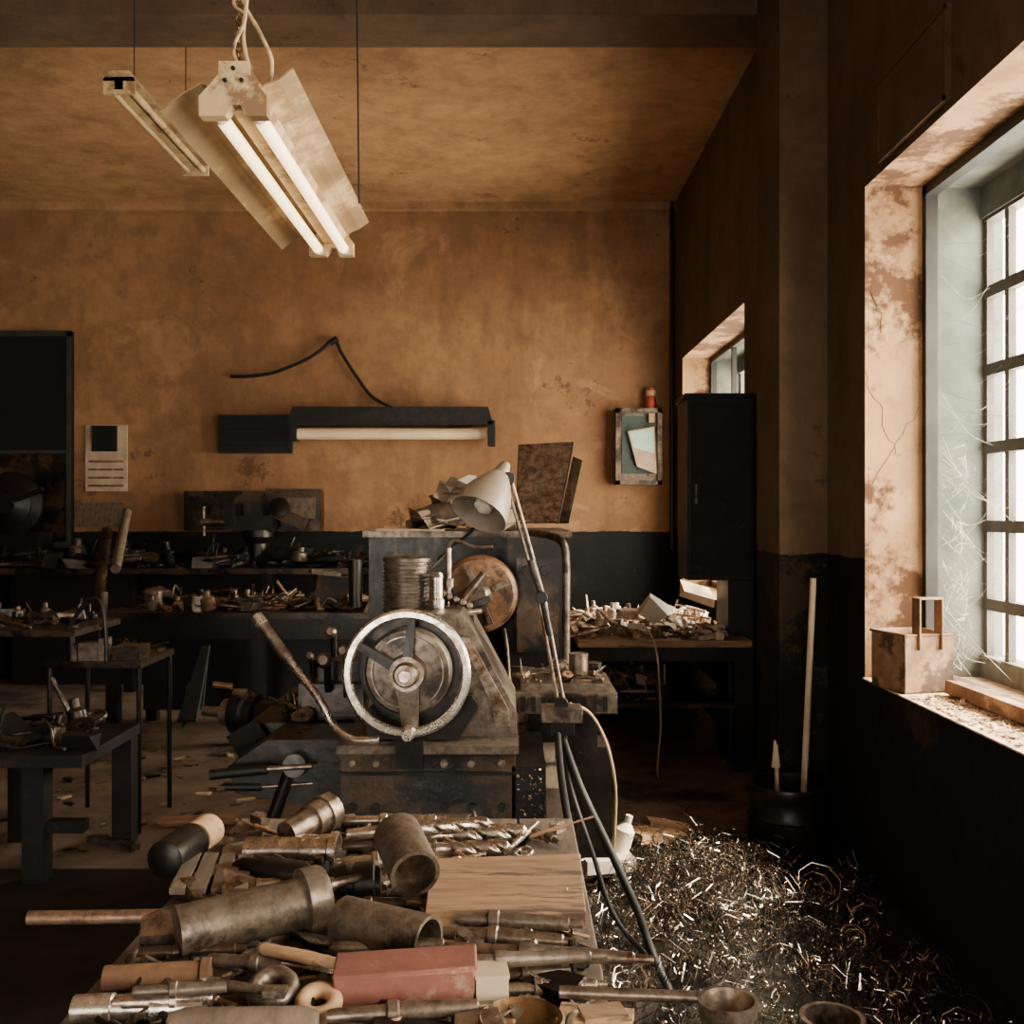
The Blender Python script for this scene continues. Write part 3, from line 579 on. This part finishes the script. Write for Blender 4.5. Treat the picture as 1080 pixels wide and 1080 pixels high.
w=MB(); a=W(196,518,9.4);b=W(340,566,9.4); w.bb(a.x,b.x,9.34,9.49,1.38,a.z,'oily')
w.bb(b.x-.5,b.x,9.32,9.40,1.38,a.z+.02,'oily'); w.bb(a.x+.02,a.x+.6,9.325,9.34,1.42,a.z-.03,'oily')
w.bb(b.x-.3,b.x-.05,9.30,9.32,a.z-.25,a.z-.06,'woodg'); w.done('wall_tool_cabinet')
w=MB(); v=Vector(W(272,575,9.1)); v.z=1.07+.0
w.lathe((v.x,9.1,1.07),(0,0,1),[(0,.16),(.05,.16),(.07,.10),(.2,.09),(.26,.14),(.32,.14)],'blackmetal',20)
w.box((v.x-.02,9.1,1.45),(.34,.2,.14),'blackmetal'); w.box((v.x-.22,9.1,1.52),(.09,.24,.2),'blackmetal'); w.box((v.x+.02,9.1,1.55),(.09,.24,.16),'blackmetal')
w.cyl((v.x-.5,9.1,1.46),(v.x-.2,9.1,1.46),.035,'steel2'); w.cyl((v.x-.48,9.1,1.34),(v.x-.48,9.1,1.6),.015,'steel2')
w.box((v.x+.28,9.12,1.50),(.3,.14,.1),'oily',(0,.4,0)); w.lathe((v.x+.2,9.1,1.58),(0,-1,.2),[(0,.09),(.06,.09),(.07,.04)],'blackmetal',18); w.done('bench_vise')
w=MB(); w.cyl(W(103,640,7.5),W(113,560,8.2),.04,'oily'); w.cyl(W(122,600,7.2),W(134,540,8.3),.035,'woodg'); w.cyl(W(108,672,6.9),W(110,625,7.0),.025,'woodg');w.done('leaning_timber')
# ------------------------------------------------ RIGHT bench + cabinet
w=MB(); w.bb(.39,1.42,6.05,7.9,.75,.79,'wood'); w.bb(.42,1.4,6.1,6.15,.66,.75,'blackmetal')
for x in(.45,1.36):
    for y in(6.1,7.8): w.bb(x-.035,x+.035,y,y+.07,0,.75,'blackmetal')
w.bb(.45,1.36,6.1,7.8,.38,.41,'oily'); w.bb(.42,1.40,7.7,7.75,0,.75,'black')
clutter(w,.45,1.3,6.1,7.6,.79,330,.12,['paper','steel','steel2','white','rust','castiron','wood','paper'],51,.12)
clutter(w,.5,1.0,6.12,7.2,.41,90,.15,['paper','steel2','oily','blackmetal','castiron','wood'],52,.16)
w.box((.90,6.5,.93),(.16,.1,.14),'white',(.5,.6,.2),.4); w.box((1.25,6.9,1.0),(.2,.2,.06),'paper',(.4,.3,.2),.4)
w.done('side_workbench',bevel=.001)
w=MB(); w.bb(1.08,1.49,6.3,6.66,1.13,2.26,'black'); w.bb(1.33,1.49,6.3,6.66,0,1.13,'black')
w.bb(1.10,1.47,6.29,6.30,1.16,2.22,'green'); w.cyl((1.13,6.275,1.6),(1.13,6.275,1.72),.008,'steel2'); w.bb(1.06,1.50,6.28,6.68,2.25,2.28,'black')
w.done('steel_cabinet',bevel=.004)
w=MB()
w.lathe((1.23,4.55,0),(0,0,1),[(0,.17),(.02,.18),(.2,.175),(.21,.185),(.23,.175),(.30,.175),(.33,.185),(.35,.18),(.35,.165),(.05,.16),(.05,0)],'blackmetal',36); w.done('steel_drum')
w=MB(); w.cyl((1.30,4.6,.06),(1.365,4.64,1.25),.014,'paper'); w.done('broom_handle')
w=MB(); w.cyl((1.20,4.6,.06),(1.19,4.62,.50),.010,'paper'); w.sweep([(1.19,4.62,.40),(1.19,4.62,.46),(1.185,4.62,.52)],lambda t:.018*(1-t)+.004,'paper',8,4); w.done('paint_brush')
w=MB(); w.lathe(W(652,900,4.15),(0.3,0,1),[(0,.04),(.10,.04),(.13,.015),(.16,.015)],'white',20); w.done('plastic_bottle')
w=MB(); w.box(W(640,908,4.1),(.2,.15,.05),'white',(0,0,.2)); w.box(W(690,880,4.6),(.24,.15,.04),'woodl',(0,0.1,.5)); w.box(W(705,872,4.7),(.2,.1,.04),'wood',(0,0.2,.1)); w.done('cardboard_scrap')
# open rusty box with strap handle
w=MB()
c=Vector((1.60,4.10,.842)); Rz=Matrix.Rotation(.25,3,'Z'); rz=(0,0,.25)
def bx(off,size,m): w.box(c+Rz@Vector(off),size,m,rz)
bx((0,0,.006),(.22,.22,.012),'boxm')
for sgn in(-1,1): bx((sgn*.105,0,.115),(.010,.22,.23),'boxm'); bx((0,sgn*.105,.115),(.22,.010,.23),'boxm')
bx((0,0,.19),(.20,.20,.006),'debris')
for sgn in(-1,1): bx((sgn*.108,0,.228),(.014,.23,.010),'rust'); bx((0,sgn*.108,.228),(.23,.014,.010),'rust')
bx((-.05,-.10,.27),(.008,.05,.20),'rust'); bx((.05,-.10,.27),(.008,.05,.20),'rust'); bx((0,-.10,.37),(.108,.05,.008),'rust')
w.done('rusty_metal_box',bevel=.003)
w=MB(); R=random.Random(9)
for i in range(900):
    x=R.uniform(1.52,1.74); y=R.uniform(2.4,3.95); s_=R.uniform(.003,.011)*(2 if R.random()<.04 else 1)
    w.box((x,y,.842+s_*.3),(s_*R.uniform(1,2.5),s_,s_*.6),R.choice(['debris','debris','debris','rust']),(R.uniform(-.4,.4),R.uniform(-.4,.4),R.uniform(0,3)),.4,R)
w.bb(1.5,1.76,2.3,4.38,.836,.842,'debris'); w.box((1.71,3.4,.875),(.06,1.1,.05),'rust',(0,.1,.02))
w.done('window_sill_rubble')
w=MB()
for i in range(36):
    a=Vector((1.82,4.33,R.uniform(1.0,2.7))); b=Vector((1.98,R.uniform(3.9,4.3),a.z+R.uniform(-.3,.2)))
    mid=(a+b)/2+Vector((0,0,-R.uniform(.01,.08))); w.sweep([a,mid,b],.0006,'web',3,4)
for i in range(60):
    z=R.choice((R.gauss(1.3,.08),R.gauss(1.75,.08),R.gauss(1.0,.05))); a=Vector((1.82,4.33,z)); w.sweep([a]+[a+Vector((R.uniform(0,.1),-R.uniform(0,.12),R.uniform(-.08,.08))) for _ in range(3)],.0009,'web',3,3)
w.done('spider_web')
# ------------------------------------------------ SWARF HEAP
w=MB(); nx,ny=40,40
def mound(x,y):
    e=min(1,max(0,(1.44-x)/.12))
    h=.20*math.exp(-(((x-.75)/.36)**2+((y-3.7)/.7)**2))+.10*math.exp(-(((x-.5)/.3)**2+((y-3.1)/.5)**2))
    return (h+.02*math.sin(x*23)*math.sin(y*17)*(1 if h>.02 else .2))*e+.004
x0,x1,y0_,y1_=.18,1.5,2.4,4.88
vs=[(x0+(x1-x0)*i/nx,y0_+(y1_-y0_)*j/ny,max(.002,mound(x0+(x1-x0)*i/nx,y0_+(y1_-y0_)*j/ny))) for j in range(ny+1) for i in range(nx+1)]
w.add(vs,[(j*(nx+1)+i,j*(nx+1)+i+1,(j+1)*(nx+1)+i+1,(j+1)*(nx+1)+i) for j in range(ny) for i in range(nx)],'swarfd')
R=random.Random(12)
for i in range(2300):
    if R.random()<.72: x=R.gauss(.72,.25); y=R.gauss(3.5,.6)
    else: x=R.uniform(.2,1.42); y=R.uniform(2.5,4.8)
    if not(.2<x<1.42 and 2.5<y<4.8): continue
    z=max(0,mound(x,y))+R.uniform(0,.06)
    r=R.uniform(.004,.018) if R.random()<.7 else R.uniform(.02,.06); turns=R.uniform(.6,4.5); pitch=R.uniform(.003,.05)
    ax=Vector((R.gauss(0,1),R.gauss(0,1),R.gauss(0,.6))).normalized(); u=ax.orthogonal().normalized(); v=ax.cross(u)
    n=max(4,int(turns*8)); pts=[]
    for k in range(n):
        th=2*math.pi*k/8; rr=r*(1+.5*math.sin(k*.15+i))
        p=Vector((x,y,z))+ax*(pitch*k/8)+(u*math.cos(th)+v*math.sin(th))*rr; p.z=max(p.z,.008); p.x=min(p.x,1.49); pts.append(p)
    w.sweep(pts,R.uniform(.0007,.0021),'swarf' if R.random()<.65 else 'blackmetal',3)
w.done('metal_swarf_heap')
w=MB(); R=random.Random(14)
for i in range(150):
    x=R.uniform(-3.2,-.8); y=R.uniform(4.6,6.7); q=R.uniform(.01,.04)
    w.box((x,y,q*.15+.001),(q*2,q,q*.25),R.choice(['paper','rust','blackmetal','woodg']),(0,0,R.uniform(0,3)),.4,R)
w.box((-1.55,5.1,.015),(.35,.12,.02),'wood',(0,0,.1),.2); w.box((-1.85,4.75,.015),(.3,.05,.03),'castiron',(0,0,-.5))
w.done('floor_scraps')
w=MB(); c=Vector((.876,2.8,.0)); w.lathe(c,(0,0,1),[(0,.07),(.15,.08),(.17,.088),(.17,.074),(.03,.065),(.03,0)],'steel2',32); w.done('metal_bucket')
# ------------------------------------------------ LIGHT
def area(name,loc,rot,sx,sy,e,col):
    l=bpy.data.lights.new(name,'AREA'); l.shape='RECTANGLE'; l.size=sx; l.size_y=sy; l.energy=e; l.color=col
    o=bpy.data.objects.new(name,l); o.location=loc; o.rotation_euler=rot; bpy.context.scene.collection.objects.link(o); return o
R90=math.radians(90)
area('sky_light_middle',(3.3,4.6,1.4),(0,R90,0),5.4,5.0,3000,(1,.86,.64))
area('sky_light_near',(3.3,-.2,1.4),(0,R90,0),5.4,4.0,2500,(1,.86,.66))
area('sky_light_far',(3.3,9.0,1.2),(0,R90,0),5.4,3.6,2300,(1,.82,.56))
s=bpy.data.lights.new('sun','SUN'); s.energy=30; s.angle=math.radians(3); s.color=(1,.84,.62)
so=bpy.data.objects.new('sun',s); bpy.context.scene.collection.objects.link(so)
so.rotation_euler=Vector((-1,.15,-1.1)).to_track_quat('-Z','Y').to_euler()
wd=bpy.data.worlds.new('World'); bpy.context.scene.world=wd; wd.use_nodes=True
wd.node_tree.nodes['Background'].inputs[0].default_value=(1,.93,.82,1); wd.node_tree.nodes['Background'].inputs[1].default_value=14.0
cam=bpy.data.cameras.new('camera'); cam.lens=36; cam.sensor_width=36; cam.clip_start=.05
co=bpy.data.objects.new('camera',cam); co.location=(0,0,CH); co.rotation_euler=(R90,0,0)
bpy.context.scene.collection.objects.link(co); bpy.context.scene.camera=co
